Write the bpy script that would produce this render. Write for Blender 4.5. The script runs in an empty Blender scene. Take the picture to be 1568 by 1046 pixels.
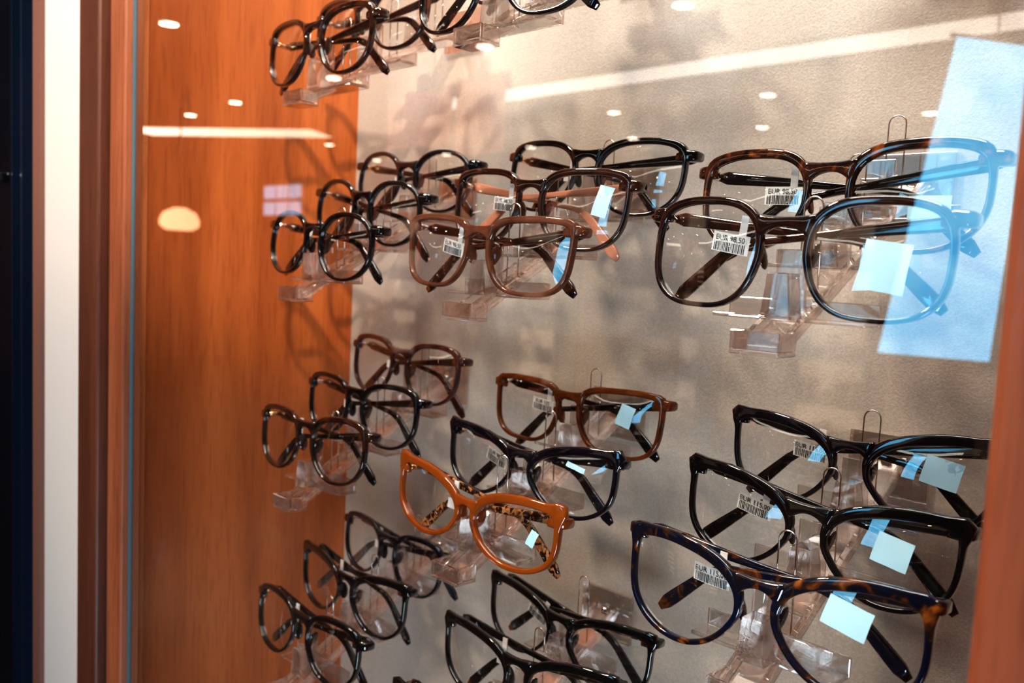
import bpy, math, random
import numpy as np
from mathutils import Matrix, Vector
random.seed(4)
sc=bpy.context.scene
f_px=1325.58; phi,pit,rol=.7942,.0869,.048
F=np.array([-np.cos(phi)*np.cos(pit),np.sin(phi)*np.cos(pit),-np.sin(pit)])
R0=np.array([np.sin(phi),np.cos(phi),0.]);U0=np.cross(R0,F)
c_,s_=np.cos(rol),np.sin(rol)
R=c_*R0+s_*U0;U=-s_*R0+c_*U0
cd=bpy.data.cameras.new('camera');cam=bpy.data.objects.new('camera',cd);sc.collection.objects.link(cam)
cam.matrix_world=Matrix(((R[0],U[0],-F[0],0),(R[1],U[1],-F[1],0),(R[2],U[2],-F[2],0),(0,0,0,1)))
cd.sensor_width=36;cd.lens=36*f_px/1568;cd.clip_start=.01;cd.clip_end=60
cd.dof.use_dof=True;cd.dof.focus_distance=.42;cd.dof.aperture_fstop=11
sc.camera=cam
sc.view_settings.view_transform='Standard'
try: sc.view_settings.look='High Contrast'
except Exception as e: print(e)

# ---------------- materials
def newmat(n):
    m=bpy.data.materials.new(n);m.use_nodes=True;nt=m.node_tree
    for x in list(nt.nodes): nt.nodes.remove(x)
    o=nt.nodes.new('ShaderNodeOutputMaterial');return m,nt,o
def N(nt,t,**kw):
    n=nt.nodes.new(t)
    for k,v in kw.items():
        if k in n.inputs: n.inputs[k].default_value=v
        else: setattr(n,k,v)
    return n
def L(nt,a,ao,b,bi): nt.links.new(a.outputs[ao],b.inputs[bi])
def c4(c): return (c[0],c[1],c[2],1)
def pbr(n,col,rough=.4,metal=0,coat=0,trans=0,spec=.5):
    m,nt,o=newmat(n);p=N(nt,'ShaderNodeBsdfPrincipled')
    p.inputs['Base Color'].default_value=c4(col);p.inputs['Roughness'].default_value=rough
    p.inputs['Metallic'].default_value=metal;p.inputs['Coat Weight'].default_value=coat
    p.inputs['Transmission Weight'].default_value=trans;p.inputs['Specular IOR Level'].default_value=spec
    L(nt,p,0,o,0);return m
def ramp(nt,stops):
    r=nt.nodes.new('ShaderNodeValToRGB');e=r.color_ramp.elements
    while len(e)<len(stops): e.new(.5)
    for i,(p,c) in enumerate(stops): e[i].position=p;e[i].color=c4(c)
    return r
def wood(n,dark,mid,light,rough=.35,axis='Z',sc_=1.,fleck=.45):
    m,nt,o=newmat(n);tc=N(nt,'ShaderNodeTexCoord')
    mp=N(nt,'ShaderNodeMapping');s=(28*sc_,28*sc_,28*sc_)
    s={'Z':(s[0],s[1],2.2*sc_),'X':(2.2*sc_,s[1],s[2])}[axis]
    mp.inputs['Scale'].default_value=s;L(nt,tc,'Object',mp,0)
    n1=N(nt,'ShaderNodeTexNoise',Scale=1.,Detail=4.,Roughness=.5,Distortion=.3);L(nt,mp,0,n1,'Vector')
    n2=N(nt,'ShaderNodeTexNoise',Scale=14.,Detail=3.);L(nt,mp,0,n2,'Vector')
    r=ramp(nt,[(.3,dark),(.5,mid),(.72,light)]);L(nt,n1,0,r,0)
    r2=ramp(nt,[(.34,(.62,.55,.5)),(.5,(1,1,1))]);L(nt,n2,0,r2,0)
    mx=N(nt,'ShaderNodeMixRGB',blend_type='MULTIPLY');mx.inputs[0].default_value=fleck
    L(nt,r,0,mx,1);L(nt,r2,0,mx,2)
    p=N(nt,'ShaderNodeBsdfPrincipled',Roughness=rough);p.inputs['Coat Weight'].default_value=.2;p.inputs['Coat Roughness'].default_value=.15
    L(nt,mx,0,p,'Base Color')
    b=N(nt,'ShaderNodeBump',Strength=.06,Distance=.001);L(nt,n2,0,b,'Height');L(nt,b,0,p,'Normal')
    L(nt,p,0,o,0);return m
def mottled(n,stops,scale=70,rough=.13,trans=0.):
    m,nt,o=newmat(n);tc=N(nt,'ShaderNodeTexCoord')
    n1=N(nt,'ShaderNodeTexNoise',Scale=scale,Detail=2.5,Roughness=.55,Distortion=1.2);L(nt,tc,'Object',n1,'Vector')
    r=ramp(nt,stops);L(nt,n1,0,r,0)
    p=N(nt,'ShaderNodeBsdfPrincipled',Roughness=rough);L(nt,r,0,p,'Base Color')
    p.inputs['Coat Weight'].default_value=1.;p.inputs['Coat Roughness'].default_value=.04
    if trans>0:
        t=N(nt,'ShaderNodeBsdfTransparent')
        g=N(nt,'ShaderNodeGamma',Gamma=.5);L(nt,r,0,g,0);L(nt,g,0,t,0)
        mx=N(nt,'ShaderNodeMixShader');mx.inputs[0].default_value=trans;L(nt,p,0,mx,1);L(nt,t,0,mx,2);L(nt,mx,0,o,0)
    else: L(nt,p,0,o,0)
    return m
def emit(n,col,s):
    m,nt,o=newmat(n);e=N(nt,'ShaderNodeEmission',Strength=s);e.inputs[0].default_value=c4(col);L(nt,e,0,o,0);return m
def thin_glass(n,tint,f0=.04,mult=1.,rough=0.,glass=0.):
    m,nt,o=newmat(n)
    t=N(nt,'ShaderNodeBsdfTransparent');t.inputs[0].default_value=c4(tint)
    g=N(nt,'ShaderNodeBsdfGlossy',Roughness=rough);g.inputs[0].default_value=(1,1,1,1)
    lw=N(nt,'ShaderNodeLayerWeight',Blend=.5)
    pw=N(nt,'ShaderNodeMath',operation='POWER');pw.inputs[1].default_value=5.;L(nt,lw,1,pw,0)
    mu=N(nt,'ShaderNodeMath',operation='MULTIPLY_ADD',use_clamp=True);mu.inputs[1].default_value=(1-f0)*mult;mu.inputs[2].default_value=f0*mult;L(nt,pw,0,mu,0)
    mx=N(nt,'ShaderNodeMixShader');L(nt,mu,0,mx,0);L(nt,g,0,mx,2)
    if glass>0:
        gl=N(nt,'ShaderNodeBsdfGlass',Roughness=.01,IOR=1.45);gl.inputs[0].default_value=c4(tint)
        m2=N(nt,'ShaderNodeMixShader');m2.inputs[0].default_value=glass;L(nt,t,0,m2,1);L(nt,gl,0,m2,2);L(nt,m2,0,mx,1)
    else: L(nt,t,0,mx,1)
    L(nt,mx,0,o,0);return m

M_side=wood('cherry_wood',(.32,.088,.023),(.44,.132,.037),(.54,.175,.054))
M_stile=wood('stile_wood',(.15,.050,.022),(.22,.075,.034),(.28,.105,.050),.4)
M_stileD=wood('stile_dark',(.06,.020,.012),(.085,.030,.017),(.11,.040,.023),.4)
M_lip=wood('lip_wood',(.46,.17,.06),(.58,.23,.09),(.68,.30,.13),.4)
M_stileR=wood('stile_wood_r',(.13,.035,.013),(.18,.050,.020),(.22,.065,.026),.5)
M_white=pbr('white_paint',(.42,.39,.37),.6)
M_dark=pbr('dark_door',(.006,.008,.013),.15)
M_blue=pbr('blue_metal',(.02,.035,.07),.3,.6)
M_pane=thin_glass('pane_glass',(.97,.985,.98),.042,2.15)
M_lens=thin_glass('lens_glass',(.95,.95,.95),.045,2.1)
M_acr=thin_glass('acrylic',(.985,.955,.94),.06,2.8,.01,.38)
M_wire=pbr('wire_metal',(.75,.68,.62),.2,1)
M_gold=pbr('gold_metal',(.85,.62,.35),.2,1)
M_silver=pbr('silver_metal',(.85,.85,.85),.15,1)
M_tag=pbr('tag_paper',(.80,.78,.76),.5)
M_ink=pbr('tag_ink',(.02,.02,.02),.6)
M_stk=pbr('sticker_film',(.44,.66,.76),.3)  # pale blue base colour holds the blue of reflected sky
m,nt,o=newmat('back_panel_fabric');tc=N(nt,'ShaderNodeTexCoord')
n1=N(nt,'ShaderNodeTexNoise',Scale=900.,Detail=3.);L(nt,tc,'Object',n1,'Vector')
mp=N(nt,'ShaderNodeMapping');mp.inputs['Scale'].default_value=(9,9,2.);L(nt,tc,'Object',mp,0)
n2=N(nt,'ShaderNodeTexNoise',Scale=1.,Detail=3.);L(nt,mp,0,n2,'Vector')
r=ramp(nt,[(.35,(.43,.365,.31)),(.65,(.54,.475,.42))]);L(nt,n2,0,r,0)
r2=ramp(nt,[(.3,(.82,.82,.82)),(.7,(1,1,1))]);L(nt,n1,0,r2,0)
mx=N(nt,'ShaderNodeMixRGB',blend_type='MULTIPLY');mx.inputs[0].default_value=1;L(nt,r,0,mx,1);L(nt,r2,0,mx,2)
p=N(nt,'ShaderNodeBsdfPrincipled',Roughness=.5);L(nt,mx,0,p,'Base Color')
b=N(nt,'ShaderNodeBump',Strength=.4,Distance=.0006);L(nt,n1,0,b,'Height');L(nt,b,0,p,'Normal');L(nt,p,0,o,0);M_back=m

FR={
'black':pbr('frame_black',(.003,.003,.004),.06,coat=1),
'navy':pbr('frame_navy',(.003,.004,.009),.06,coat=1),
'dkbrown':mottled('frame_dark_brown',[(.38,(.007,.004,.004)),(.72,(.055,.018,.009))],60,.07),
'blackbrown':mottled('frame_black_brown',[(.45,(.004,.004,.006)),(.75,(.040,.013,.007))],50,.07),
'tort':mottled('frame_tortoise',[(.44,(.007,.005,.005)),(.58,(.055,.017,.008)),(.72,(.28,.085,.018))],75,.07),
'tortblue':mottled('frame_tortoise_blue',[(.40,(.003,.007,.026)),(.55,(.009,.008,.012)),(.63,(.09,.028,.009)),(.75,(.30,.10,.02))],80,.07),
'brown':mottled('frame_brown',[(.3,(.035,.011,.009)),(.7,(.11,.034,.022))],50,.07,.2),
'clearbrown':mottled('frame_clear_brown',[(.3,(.13,.05,.03)),(.7,(.28,.12,.07))],40,.06,.5),
'amber':mottled('frame_amber',[(.3,(.09,.023,.006)),(.7,(.26,.076,.017))],60,.06,.45),
'caramel':mottled('frame_caramel',[(.3,(.24,.056,.007)),(.7,(.33,.085,.012))],40,.07,.2),
'leopard':mottled('temple_leopard',[(.46,(.012,.006,.004)),(.50,(.08,.03,.015)),(.58,(.46,.20,.075))],240,.12),
'pink':pbr('temple_pink',(.55,.25,.16),.2,coat=.5),
}
# ---------------- mesh helpers
def obj(name,vs,fs,mat,parent=None,smooth=True):
    me=bpy.data.meshes.new(name);me.from_pydata([tuple(map(float,v)) for v in vs],[],fs);me.update()
    if smooth:
        for p in me.polygons:p.use_smooth=True
    me.materials.append(mat)
    ob=bpy.data.objects.new(name,me);sc.collection.objects.link(ob)
    if parent: ob.parent=parent
    return ob
def empty(name,loc=(0,0,0),rot=(0,0,0)):
    e=bpy.data.objects.new(name,None);e.empty_display_size=.02;e.location=loc;e.rotation_euler=rot;sc.collection.objects.link(e);return e
class Geo:
    def __init__(s): s.v=[];s.f=[]
    def add(s,vs,fs):
        o=len(s.v);s.v+=list(vs);s.f+=[tuple(i+o for i in f) for f in fs]
    def box(s,x0,x1,y0,y1,z0,z1,fn=None):
        vs=[(x,y,z) for x in(x0,x1) for y in(y0,y1) for z in(z0,z1)]
        if fn: vs=[fn(*v) for v in vs]
        s.add(vs,[(0,1,3,2),(4,6,7,5),(0,4,5,1),(2,3,7,6),(0,2,6,4),(1,5,7,3)])
    def loft(s,rings,closed=False,cap=True):
        n=len(rings[0]);m=len(rings);vs=[v for r in rings for v in r];fs=[]
        for i in range(m if closed else m-1):
            j=(i+1)%m
            for k in range(n):
                l=(k+1)%n;fs.append((i*n+k,j*n+k,j*n+l,i*n+l))
        if cap and not closed: fs+= [tuple(range(n)),tuple((m-1)*n+k for k in reversed(range(n)))]
        s.add(vs,fs)
def boxobj(name,b,mat,parent=None,bev=0,smooth=False):
    g=Geo();g.box(*b);ob=obj(name,g.v,g.f,mat,parent,smooth)
    if bev:
        md=ob.modifiers.new('b','BEVEL');md.width=bev;md.segments=2
    return ob
SEC=[]
for k in range(16):
    t=2*math.pi*k/16+math.pi/16;c,s=math.cos(t),math.sin(t)
    SEC.append((math.copysign(abs(c)**.42,c),math.copysign(abs(s)**.42,s)))
def sweep_xz(g,path,hs,ds):
    n=len(path);rings=[]
    for i,(x,y,z) in enumerate(path):
        a=path[max(0,i-1)];b=path[min(n-1,i+1)]
        tx,tz=b[0]-a[0],b[2]-a[2];l=math.hypot(tx,tz) or 1;nx,nz=-tz/l,tx/l
        e=1.
        if i in(0,n-1): e=.55
        rings.append([(x+nx*p*hs[i]*e,y+q*ds[i]*e,z+nz*p*hs[i]*e) for p,q in SEC])
    g.loft(rings)
def tube(g,pts,r,n=6):
    rings=[];P=[Vector(p) for p in pts]
    for i,p in enumerate(P):
        t=(P[min(len(P)-1,i+1)]-P[max(0,i-1)]).normalized()
        a=Vector((0,1,0));
        if abs(t.y)>.9:a=Vector((1,0,0))
        u=t.cross(a).normalized();w=t.cross(u)
        rings.append([tuple(p+u*r*math.cos(2*math.pi*k/n)+w*r*math.sin(2*math.pi*k/n)) for k in range(n)])
    g.loft(rings)
def ellipsoid(g,c,r,ang=0,n=10,m=6):
    rings=[]
    for i in range(m+1):
        ph=-math.pi/2+math.pi*(i+.02)/(m+.04)
        ring=[]
        for k in range(n):
            t=2*math.pi*k/n
            x,y,z=r[0]*math.cos(ph)*math.cos(t),r[1]*math.cos(ph)*math.sin(t),r[2]*math.sin(ph)
            X=x*math.cos(ang)+z*math.sin(ang);Z=-x*math.sin(ang)+z*math.cos(ang)
            ring.append((c[0]+X,c[1]+y,c[2]+Z))
        rings.append(ring)
    g.loft(rings)
K=1.15
def outline(a,b,nt_,nb,tp,cat,nose,pk,n=88):
    pts=[]
    for i in range(720):
        t=2*math.pi*i/720;c,s=math.cos(t),math.sin(t)
        e=2/(nt_ if s>0 else nb)
        u=a*math.copysign(abs(c)**e,c);v=b*math.copysign(abs(s)**e,s)
        q=v/b
        u2=u*(1+tp*q)
        if u<0 and q<0: u2*=1-nose*(-q)
        v2=v+cat*(u/a)*max(0,.25+.75*q)
        g=math.exp(-((t-.72)/.36)**2)*pk
        pts.append((u2+g,v2+g*.75))
    P=np.array(pts+[pts[0]]);d=np.r_[0,np.cumsum(np.hypot(*(np.diff(P,axis=0).T)))]
    s=np.linspace(0,d[-1],n+1)[:-1]
    return np.c_[np.interp(s,d,P[:,0]),np.interp(s,d,P[:,1])]
STY={
'round':dict(b=.0202,nt=2.3,nb=2.15,tp=.02,cat=0,nose=.10,th=.0024,top=.35,ep=.0080,zc=.0138,g=.0088,pk=.0003,pt=0,zb=.52),
'panto':dict(b=.0200,nt=2.7,nb=2.25,tp=.05,cat=.0012,nose=.14,th=.0025,top=.55,ep=.0062,zc=.0142,g=.0086,pk=.0009,pt=.6,zb=.62),
'panto2':dict(b=.0206,nt=2.9,nb=2.25,tp=.05,cat=.0010,nose=.14,th=.0026,top=.75,ep=.0056,zc=.0162,g=.0092,pk=.0008,pt=.6,zb=.60),
'square':dict(b=.0182,nt=3.6,nb=3.0,tp=.07,cat=.0010,nose=.16,th=.0027,top=.35,ep=.0052,zc=.0155,g=.0084,pk=.0012,pt=.7,zb=.62),
'big':dict(b=.0214,nt=2.8,nb=2.8,tp=.02,cat=.0005,nose=.14,th=.0025,top=.40,ep=.0055,zc=.0175,g=.0100,pk=.0006,pt=.3,zb=.56),
'big2':dict(b=.0203,nt=3.1,nb=2.5,tp=.06,cat=.0008,nose=.16,th=.0025,top=.55,ep=.0055,zc=.0158,g=.0088,pk=.0012,pt=.7,zb=.62),
'cat':dict(b=.0168,nt=2.6,nb=2.1,tp=.08,cat=.0048,nose=.16,th=.0027,top=.95,ep=.0042,zc=.0158,g=.0076,pk=.0030,pt=1.8,zb=.60),
'cat2':dict(b=.0184,nt=2.6,nb=2.1,tp=.08,cat=.0046,nose=.16,th=.0027,top=.95,ep=.0042,zc=.0182,g=.0080,pk=.0026,pt=1.7,zb=.62),
'cateye':dict(b=.0168,nt=2.35,nb=2.1,tp=.05,cat=.0040,nose=.08,th=.0033,top=.55,ep=.0038,zc=.0130,g=.0060,pk=.0026,pt=1.9,zb=.40),
'catbig':dict(b=.0202,nt=2.5,nb=2.1,tp=.06,cat=.0045,nose=.14,th=.0028,top=.85,ep=.0044,zc=.0205,g=.0080,pk=.0022,pt=1.4,zb=.56),
}
def glasses(X,Y,Z,W,tilt,style,fm,tm=None,tag=None,sticker=None,seed=0,metal=M_silver):
    rnd=random.Random(seed);S=STY[style];tm=tm or fm
    E=empty('eyeglasses',(X,Y,Z),(math.radians(-4+rnd.uniform(-1,1)),tilt,math.radians(rnd.uniform(-1.2,1.2))))
    hw=W/2;a=(hw-S['g']-S['ep']-S['th']*1.5)/2;cx=S['g']+S['th']*.8+a;b=S['b'];zc=-S['zc'];th=S['th']
    O=outline(a,b,S['nt'],S['nb'],S['tp'],S['cat'],S['nose'],S['pk']);n=len(O)
    T=np.roll(O,-1,0)-np.roll(O,1,0);T/=np.hypot(T[:,0],T[:,1])[:,None];NN=np.c_[T[:,1],-T[:,0]]
    G=Geo();Lg=Geo()
    zt=min(.0022,S['cat']*.5)
    for s in(1,-1):
        rings=[]
        for (u,v),(nu,nv) in zip(O,NN):
            corner=max(0,nv)*max(0,nu)*2
            inner=max(0,-nu)*max(0,.4+nv)
            t=th*(1+S['top']*max(0,nv)+S['pt']*corner**2+.35*inner-.10*max(0,-nv))
            cu,cv=u+nu*t/2,v+nv*t/2;dep=.0018
            ring=[]
            for p,q in SEC:
                uu=cu+nu*p*t/2;vv=cv+nv*p*t/2;x=s*(cx+uu)
                ring.append((x,K*x*x+q*dep,zc+vv))
            rings.append(ring)
        G.loft(rings,closed=True)
        vs=[];fs=[]
        for ri,rr in enumerate((1.01,.75,.45)):
            for u,v in O:
                x=s*(cx+u*rr);vs.append((x,K*x*x+.0004-.0022*(1-rr*rr),zc+v*rr))
        vs.append((s*cx,K*cx*cx+.0004-.0022,zc));c=len(vs)-1
        for ri in range(2):
            for k in range(n):
                l=(k+1)%n;fs.append((ri*n+k,ri*n+l,(ri+1)*n+l,(ri+1)*n+k))
        for k in range(n): fs.append((2*n+k,2*n+(k+1)%n,c))
        if s<0: fs=[tuple(reversed(f)) for f in fs]
        Lg.add(vs,fs)
        x0=cx+a*.84;rings=[]
        for xx,yc,hy,hz,zz in((x0,.0003,.0016,.0022,zt-.001),(x0+.35*(hw-x0),.0003,.0018,.0034,zt),(hw-.0028,.0018,.0034,.0032,zt*1.05),(hw-.0008,.0028,.0040,.0028,zt*1.1),(hw,.0034,.0032,.0021,zt*1.1)):
            yb=K*xx*xx
            rings.append([(s*xx,yb+yc+q*hy,zz-.0008+p*hz) for p,q in SEC])
        G.loft(rings)
        ellipsoid(G,(s*(cx-a-.0008),.0045,zc+b*.02),(.0013,.0040,.0062),s*.30)
    gx=cx-a+.0014;zb=zc+b*S['zb'];pth=[];hh=[];dd=[]
    for i in range(15):
        q=-1+2*i/14;pth.append((q*gx,K*(q*gx)**2-.0003,zb+.0022*(1-q*q)));hh.append(.0021+.0042*abs(q)**2.2);dd.append(.0019)
    sweep_xz(G,pth,hh,dd)
    obj('front_frame',G.v,G.f,fm,E);obj('lenses',Lg.v,Lg.f,M_lens,E)
    y0=K*hw*hw+.0075
    Tg=Geo();H=Geo()
    for s in(1,-1):
        yb=y0+(0 if s>0 else .0052);sl=math.radians(6+rnd.uniform(-2,3));x=s*(hw-.004);z=-.0005+zt*.6;pth=[];hh=[];dd=[]
        tot=.134;m_=26;bend=math.radians(36)
        for i in range(m_+1):
            l=i/m_;d=l*tot
            ang=sl+bend*min(1,max(0,(d-.084)/.018))
            pth.append((x,yb-.002*min(1,l*3)+.0025*l,z))
            hh.append((.0034-.0017*min(1,l/.45)) if l<.62 else .0017+.0016*min(1,(l-.62)/.3))
            dd.append(.0013)
            x-=s*math.cos(ang)*tot/m_;z-=math.sin(ang)*tot/m_
        sweep_xz(Tg,pth,hh,dd)
        H.box(s*(hw-.006),s*(hw-.0025),K*hw*hw+.003,yb+.001,-.0020,.0010)
        for dx in(0,.0022):
            ellipsoid(H,(s*(hw-.0042-dx-.001),K*hw*hw-.0018+.0002,-.0006+zt),(.0005,.0003,.0010))
    obj('temples',Tg.v,Tg.f,tm,E);obj('hinges',H.v,H.f,metal,E)
    if tag:
        txt,tx,ta=tag
        te=bpy.data.objects.new('price_tag',None);sc.collection.objects.link(te);te.parent=E;te.empty_display_size=.01
        te.location=(tx,y0-.0045,-.0120);te.rotation_euler=(math.radians(6),math.radians(ta),0);te.scale=(.86,.86,.86)
        g=Geo();w,h=.0215,.0098;vs=[];fs=[]
        for i in range(9):
            q=-1+2*i/8;
            for zz in(-h/2,h/2): vs.append((q*w/2,.0008*q*q,zz))
        for i in range(8): fs.append((2*i,2*i+2,2*i+3,2*i+1))
        g.add(vs,fs);g.box(w*.18,w*.18+.0042,.0006,.0010,h/2-.001,h/2+.010)
        obj('tag_paper',g.v,g.f,M_tag,te,False)
        g=Geo();x=-w*.44
        while x<w*.42:
            bw=rnd.choice((.00025,.0004,.0006));
            yy=.0008*(x/(w/2))**2-.00012
            g.add([(x,yy,-h*.46),(x+bw,yy,-h*.46),(x+bw,yy,h*.02),(x,yy,h*.02)],[(0,1,2,3)]);x+=bw+rnd.choice((.0003,.0005))
        obj('barcode',g.v,g.f,M_ink,te,False)
        tcu=bpy.data.curves.new('price_text','FONT');tcu.body=txt;tcu.size=.0040;tcu.align_x='CENTER';tcu.materials.append(M_ink)
        to=bpy.data.objects.new('price_text',tcu);sc.collection.objects.link(to);to.parent=te;to.location=(0,-.0003,h*.10);to.rotation_euler=(math.pi/2,0,0)
    else:
        g=Geo();xx=-.020;g.box(xx-.0020,xx+.0020,y0-.0045,y0-.0038,-.010,.002);g.box(xx-.0058,xx+.003,y0-.0048,y0-.0044,-.015,-.009)
        obj('tag_band',g.v,g.f,M_tag,E,False)
    if sticker:
        sx,sz,sw,sh,sa=sticker
        vs=[];fs=[]
        ca,sa_=math.cos(math.radians(sa)),math.sin(math.radians(sa))
        for i in range(7):
            for j in range(7):
                u,v=(-.5+i/6)*sw,(-.5+j/6)*sh
                x=cx+sx+u*ca-v*sa_;z=zc+sz+u*sa_+v*ca
                rr=min(1,math.hypot((x-cx)/a,(z-zc)/b))
                vs.append((x,K*x*x+.0004-.0022*(1-rr*rr)-.0004-.0002*math.sin(i*1.7+j),z))
        for i in range(6):
            for j in range(6): fs.append((i*7+j,(i+1)*7+j,(i+1)*7+j+1,i*7+j+1))
        obj('lens_sticker',vs,fs,M_stk,E)
    return E

DT=[.3304,.3704,.4123];YB=.465
def stand(X,Z):
    E=empty('acrylic_display_stand',(X,DT[0],Z))
    g=Geo();sl=.57;wy=YB-DT[0]-.0035
    rz=lambda y:-.0435+sl*y
    for s in(-1,1):
        g.box(s*.0085-.0016,s*.0085+.0016,-.012,wy,-.003,.003,lambda x,y,z:(x,y,z+rz(y)))
    g.box(-.0068,.0068,-.010,wy,-.0008,.0008,lambda x,y,z:(x,y,z+rz(y)-.0015))
    g.box(-.0110,.0110,-.0185,-.0165,-.0515,-.0435);g.box(-.0110,.0110,-.0185,-.004,-.0535,-.0515);g.box(-.0110,-.0090,-.0165,-.004,-.0515,-.0435);g.box(.0090,.0110,-.0165,-.004,-.0515,-.0435)
    for t in range(3):
        y=DT[t]-DT[0];z=sl*y
        g.box(-.034,.034,y+.0048,y+.0185,-.0400+z,-.0380+z)
        g.box(-.034,.034,y+.0185,y+.0203,-.0400+z,-.0310+z)
        def wedge(x,yy,zz,y=y,z=z):
            k=1-.45*max(0,(zz+.0395)/.026);return (x*k,yy,zz+z)
        g.box(-.0070,.0070,y-.0035,y+.007,-.0395,-.0200,wedge)
        g.box(-.0070,.0070,y+.0085,y+.0102,-.0380,-.0100,lambda x,yy,zz,z=z:(x,yy,zz+z))
    g.box(-.021,.021,wy-.0005,wy+.003,-.005+sl*.082-.030,.028+sl*.082-.030)
    ob=obj('acrylic_body',g.v,g.f,M_acr,E,False);md=ob.modifiers.new('b','BEVEL');md.width=.0005;md.segments=2
    w=Geo()
    for t in range(3):
        y=DT[t]-DT[0]+.0245;z=sl*(y-.0245);pts=[(-.0045,y,z-.035),(-.0042,y,z+.0)]
        for i in range(9):
            a=math.pi*(1-i/8);pts.append((.0042*math.cos(a),y,z+.009+.0042*math.sin(a)))
        pts+=[(.0042,y,z),(.0045,y,z-.035)];tube(w,pts,.00042)
    obj('wire_loops',w.v,w.f,M_wire,E)
    h=Geo();ellipsoid(h,(0,wy-.002,.0305),(.003,.0015,.003));obj('mount_screw',h.v,h.f,M_silver,E)
COLX=[-.524,-.351,-.172];ROWZ=[.1537,.0225,-.1235,-.262]
for r in range(4):
    for c in range(3):
        if (r,c)==(3,2): continue
        stand(COLX[c],ROWZ[r]+(.015 if (r==0 and c>0) else 0))
tg=lambda t,x=-.030,a=8:(t,x,a)
G=[(0,-.5271,.1560,.1343,.001,'panto','dkbrown',None,None,None),
(1,-.5250,.1800,.1400,-.002,'panto','dkbrown',None,None,None),
(0,-.3510,.1677,.1400,-.002,'big2','black',None,tg('EUR 98,50'),None),
(1,-.3510,.1923,.1400,-.002,'square','dkbrown',None,tg('EUR 98,50'),None),
(0,-.5197,.0216,.1428,-.0043,'round','black','black',None,None),
(1,-.5205,.0471,.1373,-.0071,'round','black',None,None,None),
(2,-.5231,.0732,.1455,-.0051,'round','navy',None,None,None),
(0,-.3532,.0211,.1414,-.0033,'square','clearbrown','dkbrown',tg('EUR 98,50',-.032,10),None),
(1,-.3536,.0493,.1451,-.0056,'big2','dkbrown','pink',tg('EUR 98,50',-.030,4),(.014,.006,.009,.017,-10)),
(2,-.3475,.0701,.1493,-.0071,'panto','black',None,None,None),
(0,-.1713,.0265,.1400,-.0024,'big','blackbrown','dkbrown',tg('EUR 98,50',-.030,8),(.004,-.002,.017,.019,-6)),
(1,-.1733,.0514,.1406,.0007,'panto2','tort','black',tg('EUR 98,50',-.026,2),(.006,-.004,.016,.010,0)),
(0,-.5238,-.1183,.1411,.0046,'panto','dkbrown','black',None,None),
(1,-.5215,-.0971,.1427,.0012,'panto','black',None,None,None),
(2,-.5240,-.0694,.1369,-.0013,'panto','brown',None,None,None),
(0,-.3541,-.1307,.1413,-.0045,'cateye','caramel','leopard',None,(.015,.002,.005,.009,-20)),
(1,-.3510,-.1074,.1426,.0021,'cat','navy',None,tg('EUR 98,50',-.030,16),(.004,.011,.013,.003,-12)),
(2,-.3518,-.0772,.1433,.0025,'square','amber','black',tg('EUR 125',-.030,6),(.006,.006,.010,.013,-14)),
(0,-.1716,-.1216,.1437,.0040,'catbig','tortblue',None,tg('EUR 115,00',-.028,4),(.000,.010,.018,.012,-14)),
(1,-.1702,-.0984,.1347,-.0037,'cat2','black','black',tg('EUR 115,00',-.031,8),(.002,.005,.015,.013,-10)),
(2,-.1717,-.0739,.1350,.0037,'cat2','navy','black',tg('EUR 115,00',-.024,6),(.006,.007,.016,.013,-12)),
(0,-.5224,-.2581,.1397,.0009,'panto','black',None,None,None),
(1,-.5260,-.2342,.1396,.0025,'cat2','black',None,None,None),
(2,-.5308,-.2180,.1300,-.0029,'panto','navy',None,None,None),
(0,-.3510,-.2700,.1400,.002,'cat2','black',None,None,None),
(1,-.3458,-.2339,.1450,.006,'cat2','black',None,None,None),
(2,-.3491,-.2191,.1432,-.0001,'cat2','black',None,tg('EUR 98,50',-.028,20),None)]
for i,(t,X,Z,W,dz,st,fm,tm,tag,stk) in enumerate(G):
    glasses(X,DT[t],Z,W,-dz/W,st,FR[fm],FR[tm] if tm else None,tag,stk,i,M_gold if i%3==0 else M_silver)
# ---------------- cabinet
CB=empty('display_cabinet')
XL=-.666
boxobj('back_panel',(XL-.02,.06,YB,YB+.012,-.75,.65),M_back,CB)
boxobj('side_panel',(XL-.02,XL,.262,YB,-.75,.65),M_side,CB)
boxobj('side_lip',(XL-.02,XL+.0012,.2605,.2755,-.75,.65),M_lip,CB,.0006)
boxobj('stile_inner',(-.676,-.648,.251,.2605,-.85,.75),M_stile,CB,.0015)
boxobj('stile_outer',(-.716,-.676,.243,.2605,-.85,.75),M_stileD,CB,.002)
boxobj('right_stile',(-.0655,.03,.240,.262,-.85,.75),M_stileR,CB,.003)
boxobj('right_panel',(.04,.06,.262,YB,-.75,.65),M_side,CB)
boxobj('top_board',(XL-.02,.06,.262,YB,.65,.67),M_side,CB)
boxobj('bottom_board',(XL-.02,.06,.262,YB,-.77,-.75),M_side,CB)
boxobj('plinth',(-.716,.06,.25,YB,-1.4,-.77),M_stile,CB)
boxobj('glass_edge',(-.6480,-.6472,.2565,.2588,-.75,.65),pbr('glass_edge_mat',(.08,.13,.16),.1),CB)
g=Geo();g.add([(-.6472,.258,-.75),(-.055,.258,-.75),(-.055,.258,.65),(-.6472,.258,.65)],[(0,1,2,3)])
obj('glass_pane',g.v,g.f,M_pane,CB,False)
boxobj('trim_1',(-.823,-.716,.252,.30,-1.4,1.3),M_white)
boxobj('trim_2',(-.842,-.823,.248,.30,-1.4,1.3),pbr('trim_brown',(.16,.08,.06),.4))
D=empty('door_1')
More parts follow.
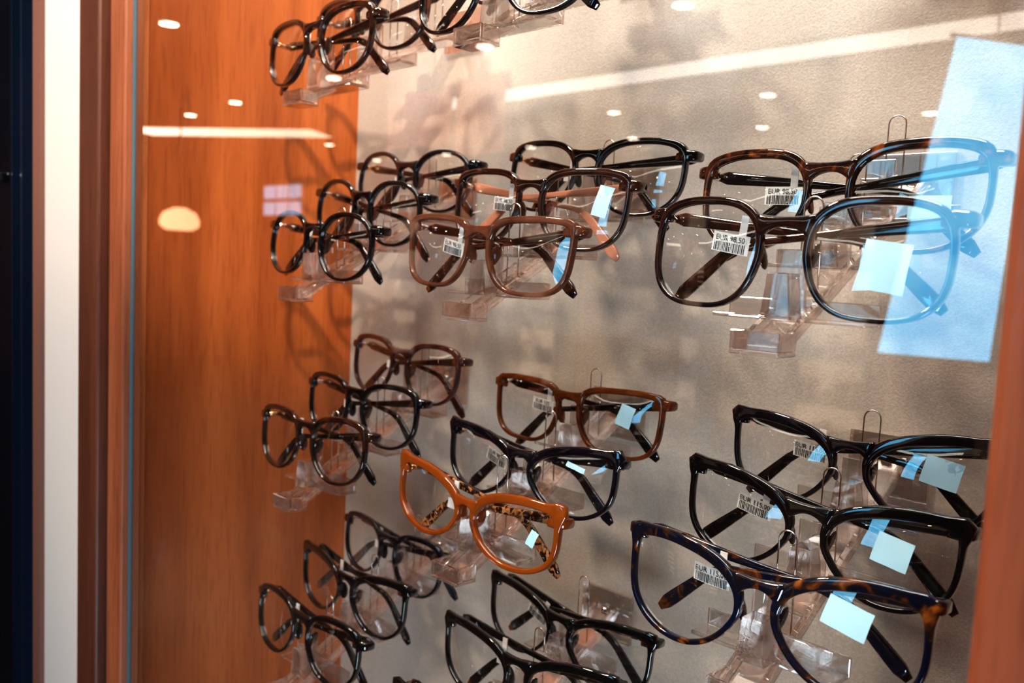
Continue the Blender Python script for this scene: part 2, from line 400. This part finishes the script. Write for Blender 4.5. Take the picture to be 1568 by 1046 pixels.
boxobj('door_panel',(-2.2,-.842,.262,.30,-1.4,1.3),M_dark,D)
for x,w in((-.885,.006),(-.915,.003),(-1.06,.02),(-1.3,.03)): boxobj('door_rail',(x-w,x,.252,.262,-1.4,1.3),M_blue,D)
boxobj('door_handle',(-.93,-.920,.240,.252,.055,.065),M_silver,D,.002)
# ---------------- room
boxobj('floor',(-11,3,-7,.6,-1.45,-1.4),wood('floor_wood',(.03,.015,.010),(.05,.026,.017),(.08,.04,.024),.4,'X',.3))
boxobj('ceiling',(-11,3,-7,.6,1.3,1.35),pbr('ceiling_paint',(.36,.25,.20),.8))
boxobj('wall_back',(-11,3,.6,.65,-1.4,1.3),M_white)
boxobj('wall_front',(-11,3,-7.05,-7,-1.4,1.3),pbr('wall_warm',(.30,.15,.10),.7))
boxobj('wall_left',(-11.05,-11,-7,.6,-1.4,1.3),pbr('wall_warm2',(.30,.15,.10),.7))
boxobj('wall_right',(3,3.05,-7,.6,-1.4,1.3),M_white)
boxobj('ceiling_strip_light',(-5.8,-.4,-4.34,-4.08,1.285,1.3),emit('strip_emit',(1,.90,.80),3.6))
o=boxobj('ceiling_strip_light',(-1.1,1.1,-.24,.24,0,.012),emit('strip_emit2',(1,.86,.70),4.0));o.location=(-8.95,-4.05,1.285);o.rotation_euler=(0,0,math.atan2(-1.1,1.8))
M_down=emit('downlight_emit',(1,.85,.68),24)
g=Geo()
def disc(gg,x,y,z,r,n=20):
    gg.add([(x+r*math.cos(2*math.pi*k/n),y+r*math.sin(2*math.pi*k/n),z) for k in range(n)],[tuple(range(n))])
for (x,y) in [(-5.08,-1.7),(-3.9,-1.7),(-3.9,-3.1),(-7.16,-3.2),(-8.24,-3.3),(-5.5,-3.1),(-2.5,-3.1)]+[(-.4-1.39*k,-5.2) for k in range(7)]+[(-1.1-1.39*k,-6.4) for k in range(7)]:
    disc(g,x,y,1.296,.05)
obj('ceiling_downlights',g.v,g.f,M_down,None,False)
Wn=empty('window_1');M_win=emit('window_emit',(.45,.72,1),2.4)
for i in range(3):
    for j in range(2):
        boxobj('window_glass',(-9.42+i*.28,-9.42+i*.28+.23,-4.78,-4.76,.46+j*.19,.61+j*.19),M_win,Wn)
boxobj('window_frame',(-9.46,-8.56,-4.80,-4.78,.42,.86),pbr('window_frame_mat',(.2,.12,.09),.5),Wn)
M_lampe=emit('lamp_emit',(1,.50,.30),4.0)
def pendant(loc,s,mat):
    Pl=empty('pendant_lamp',loc)
    g=Geo();g.loft([[(s*r*math.cos(2*math.pi*k/20),s*r*math.sin(2*math.pi*k/20),s*z) for k in range(20)] for r,z in((.13,-.12),(.19,-.08),(.20,-.02),(.16,.06),(.06,.11))]);obj('lamp_shade',g.v,g.f,mat,Pl)
    boxobj('lamp_cord',(-.005,.005,-.005,.005,.1*s,1.3-loc[2]),M_dark,Pl)
pendant((-7.87,-3.04,.29),.9,M_lampe)
M_redglow=emit('red_glow_emit',(.60,.16,.10),1.1)  # added glowing boards that put reddish patches into the pane reflection
for (x,y,z,w_,h_) in((-5.0,-3.5,1.02,.34,.19),(-4.35,-3.5,.98,.22,.24)):
    e=empty('red_glow_panel',(x,y,z));boxobj('panel_board',(-w_,w_,-.02,.02,-h_,h_),M_redglow,e)
    boxobj('panel_cord_a',(-w_*.8,-w_*.8+.006,-.003,.003,h_,1.3-z),M_dark,e);boxobj('panel_cord_b',(w_*.8,w_*.8+.006,-.003,.003,h_,1.3-z),M_dark,e)
M_furn=wood('shop_wood',(.14,.045,.02),(.24,.09,.04),(.34,.14,.07),.4)
M_shelfglow=emit('shelf_back_glow',(1,.72,.52),.8)  # glow added to the shelf backs for warm blurred pane reflections
for i,(x,w,h) in enumerate(((-9.0,1.0,.9),(-6.6,.9,.75),(-4.6,.5,1.1),(-3.2,.8,.8),(-1.7,.6,1.0))):
    e=empty('shop_shelf_unit',(x,-6.6,-1.4));g=Geo();H_=1.4+h*.6
    g.box(-w/2,-w/2+.03,-.2,.2,0,H_);g.box(w/2-.03,w/2,-.2,.2,0,H_)
    for k in range(6): g.box(-w/2,w/2,-.2,.2,k*H_/5-.012 if k else 0,k*H_/5+.012)
    rr_=random.Random(i)
    for k in range(5):
        xx=-w/2+.08
        while xx<w/2-.12:
            bw=rr_.uniform(.04,.10);bh=rr_.uniform(.08,.2);g.box(xx,xx+bw,-.1,.08,k*H_/5+.012,k*H_/5+.012+bh);xx+=bw+rr_.uniform(.02,.1)
    obj('shelf_carcass',g.v,g.f,M_furn,e,False)
    boxobj('shelf_back',(-w/2+.03,w/2-.03,-.2,-.185,.02,H_),M_shelfglow,e)
m,nt,o=newmat('banner_mat');tc=N(nt,'ShaderNodeTexCoord');n1=N(nt,'ShaderNodeTexNoise',Scale=7.,Detail=4.,Distortion=1.);L(nt,tc,'Object',n1,'Vector')
r=ramp(nt,[(.3,(.12,.48,.80)),(.7,(.24,.64,.92))]);L(nt,n1,0,r,0);e=N(nt,'ShaderNodeEmission',Strength=6.6);L(nt,r,0,e,0);L(nt,e,0,o,0)
Bn=empty('hanging_banner')
yv=-2.484
obj('banner_sheet',[(-1.018,yv,.80),(-.78,yv,.729),(-.833,yv,-.23),(-1.185,yv,-.236)],[(0,1,2,3)],m,Bn,False)
g=Geo();tube(g,[(-1.04,yv-.01,.81),(-.76,yv-.01,.73)],.008);tube(g,[(-.9,yv-.01,.77),(-.9,yv-.01,1.3)],.003);obj('banner_rod',g.v,g.f,M_silver,Bn)
# ---------------- lights
def area(n,loc,tgt,sx,sy,pw,col):
    l=bpy.data.lights.new(n,'AREA');l.shape='RECTANGLE';l.size=sx;l.size_y=sy;l.energy=pw;l.color=col
    o=bpy.data.objects.new(n,l);o.location=loc;o.rotation_euler=(Vector(tgt)-Vector(loc)).to_track_quat('-Z','Y').to_euler();sc.collection.objects.link(o)
area('overhead_fill_light',(-.3,-.35,1.25),(-.35,.4,-.1),1.0,.5,41,(1,.95,.90))  # added out-of-view area light that brightens the cabinet from above
area('cabinet_fill_light',(-.33,.31,.63),(-.33,.42,-.2),.6,.03,.9,(1,.88,.76))  # added unseen warm fill under the cabinet top
area('cool_fill_light',(.75,-1.1,-1.0),(-.40,.45,-.26),.7,.5,25,(.70,.86,1))  # added unseen cool fill that brightens the lower back panel
def spot(n,loc,tgt,pw,col,ang=40,rad=.03):
    l=bpy.data.lights.new(n,'SPOT');l.energy=pw;l.color=col;l.spot_size=math.radians(ang);l.spot_blend=.6;l.shadow_soft_size=rad
    o=bpy.data.objects.new(n,l);o.location=loc;o.rotation_euler=(Vector(tgt)-Vector(loc)).to_track_quat('-Z','Y').to_euler();sc.collection.objects.link(o)
spot('aimed_spot_light',(-1.25,-.95,1.2),(-.35,.45,0),112,(1,.84,.68),40,.11)
spot('aimed_spot_light',(.9,-.8,1.2),(-.66,.36,.17),210,(1,.80,.62),13,.04)  # added unseen spot that brightens the upper side panel
w=bpy.data.worlds.new('world');sc.world=w;w.use_nodes=True;w.node_tree.nodes['Background'].inputs[0].default_value=(.5,.6,.8,1);w.node_tree.nodes['Background'].inputs[1].default_value=.05
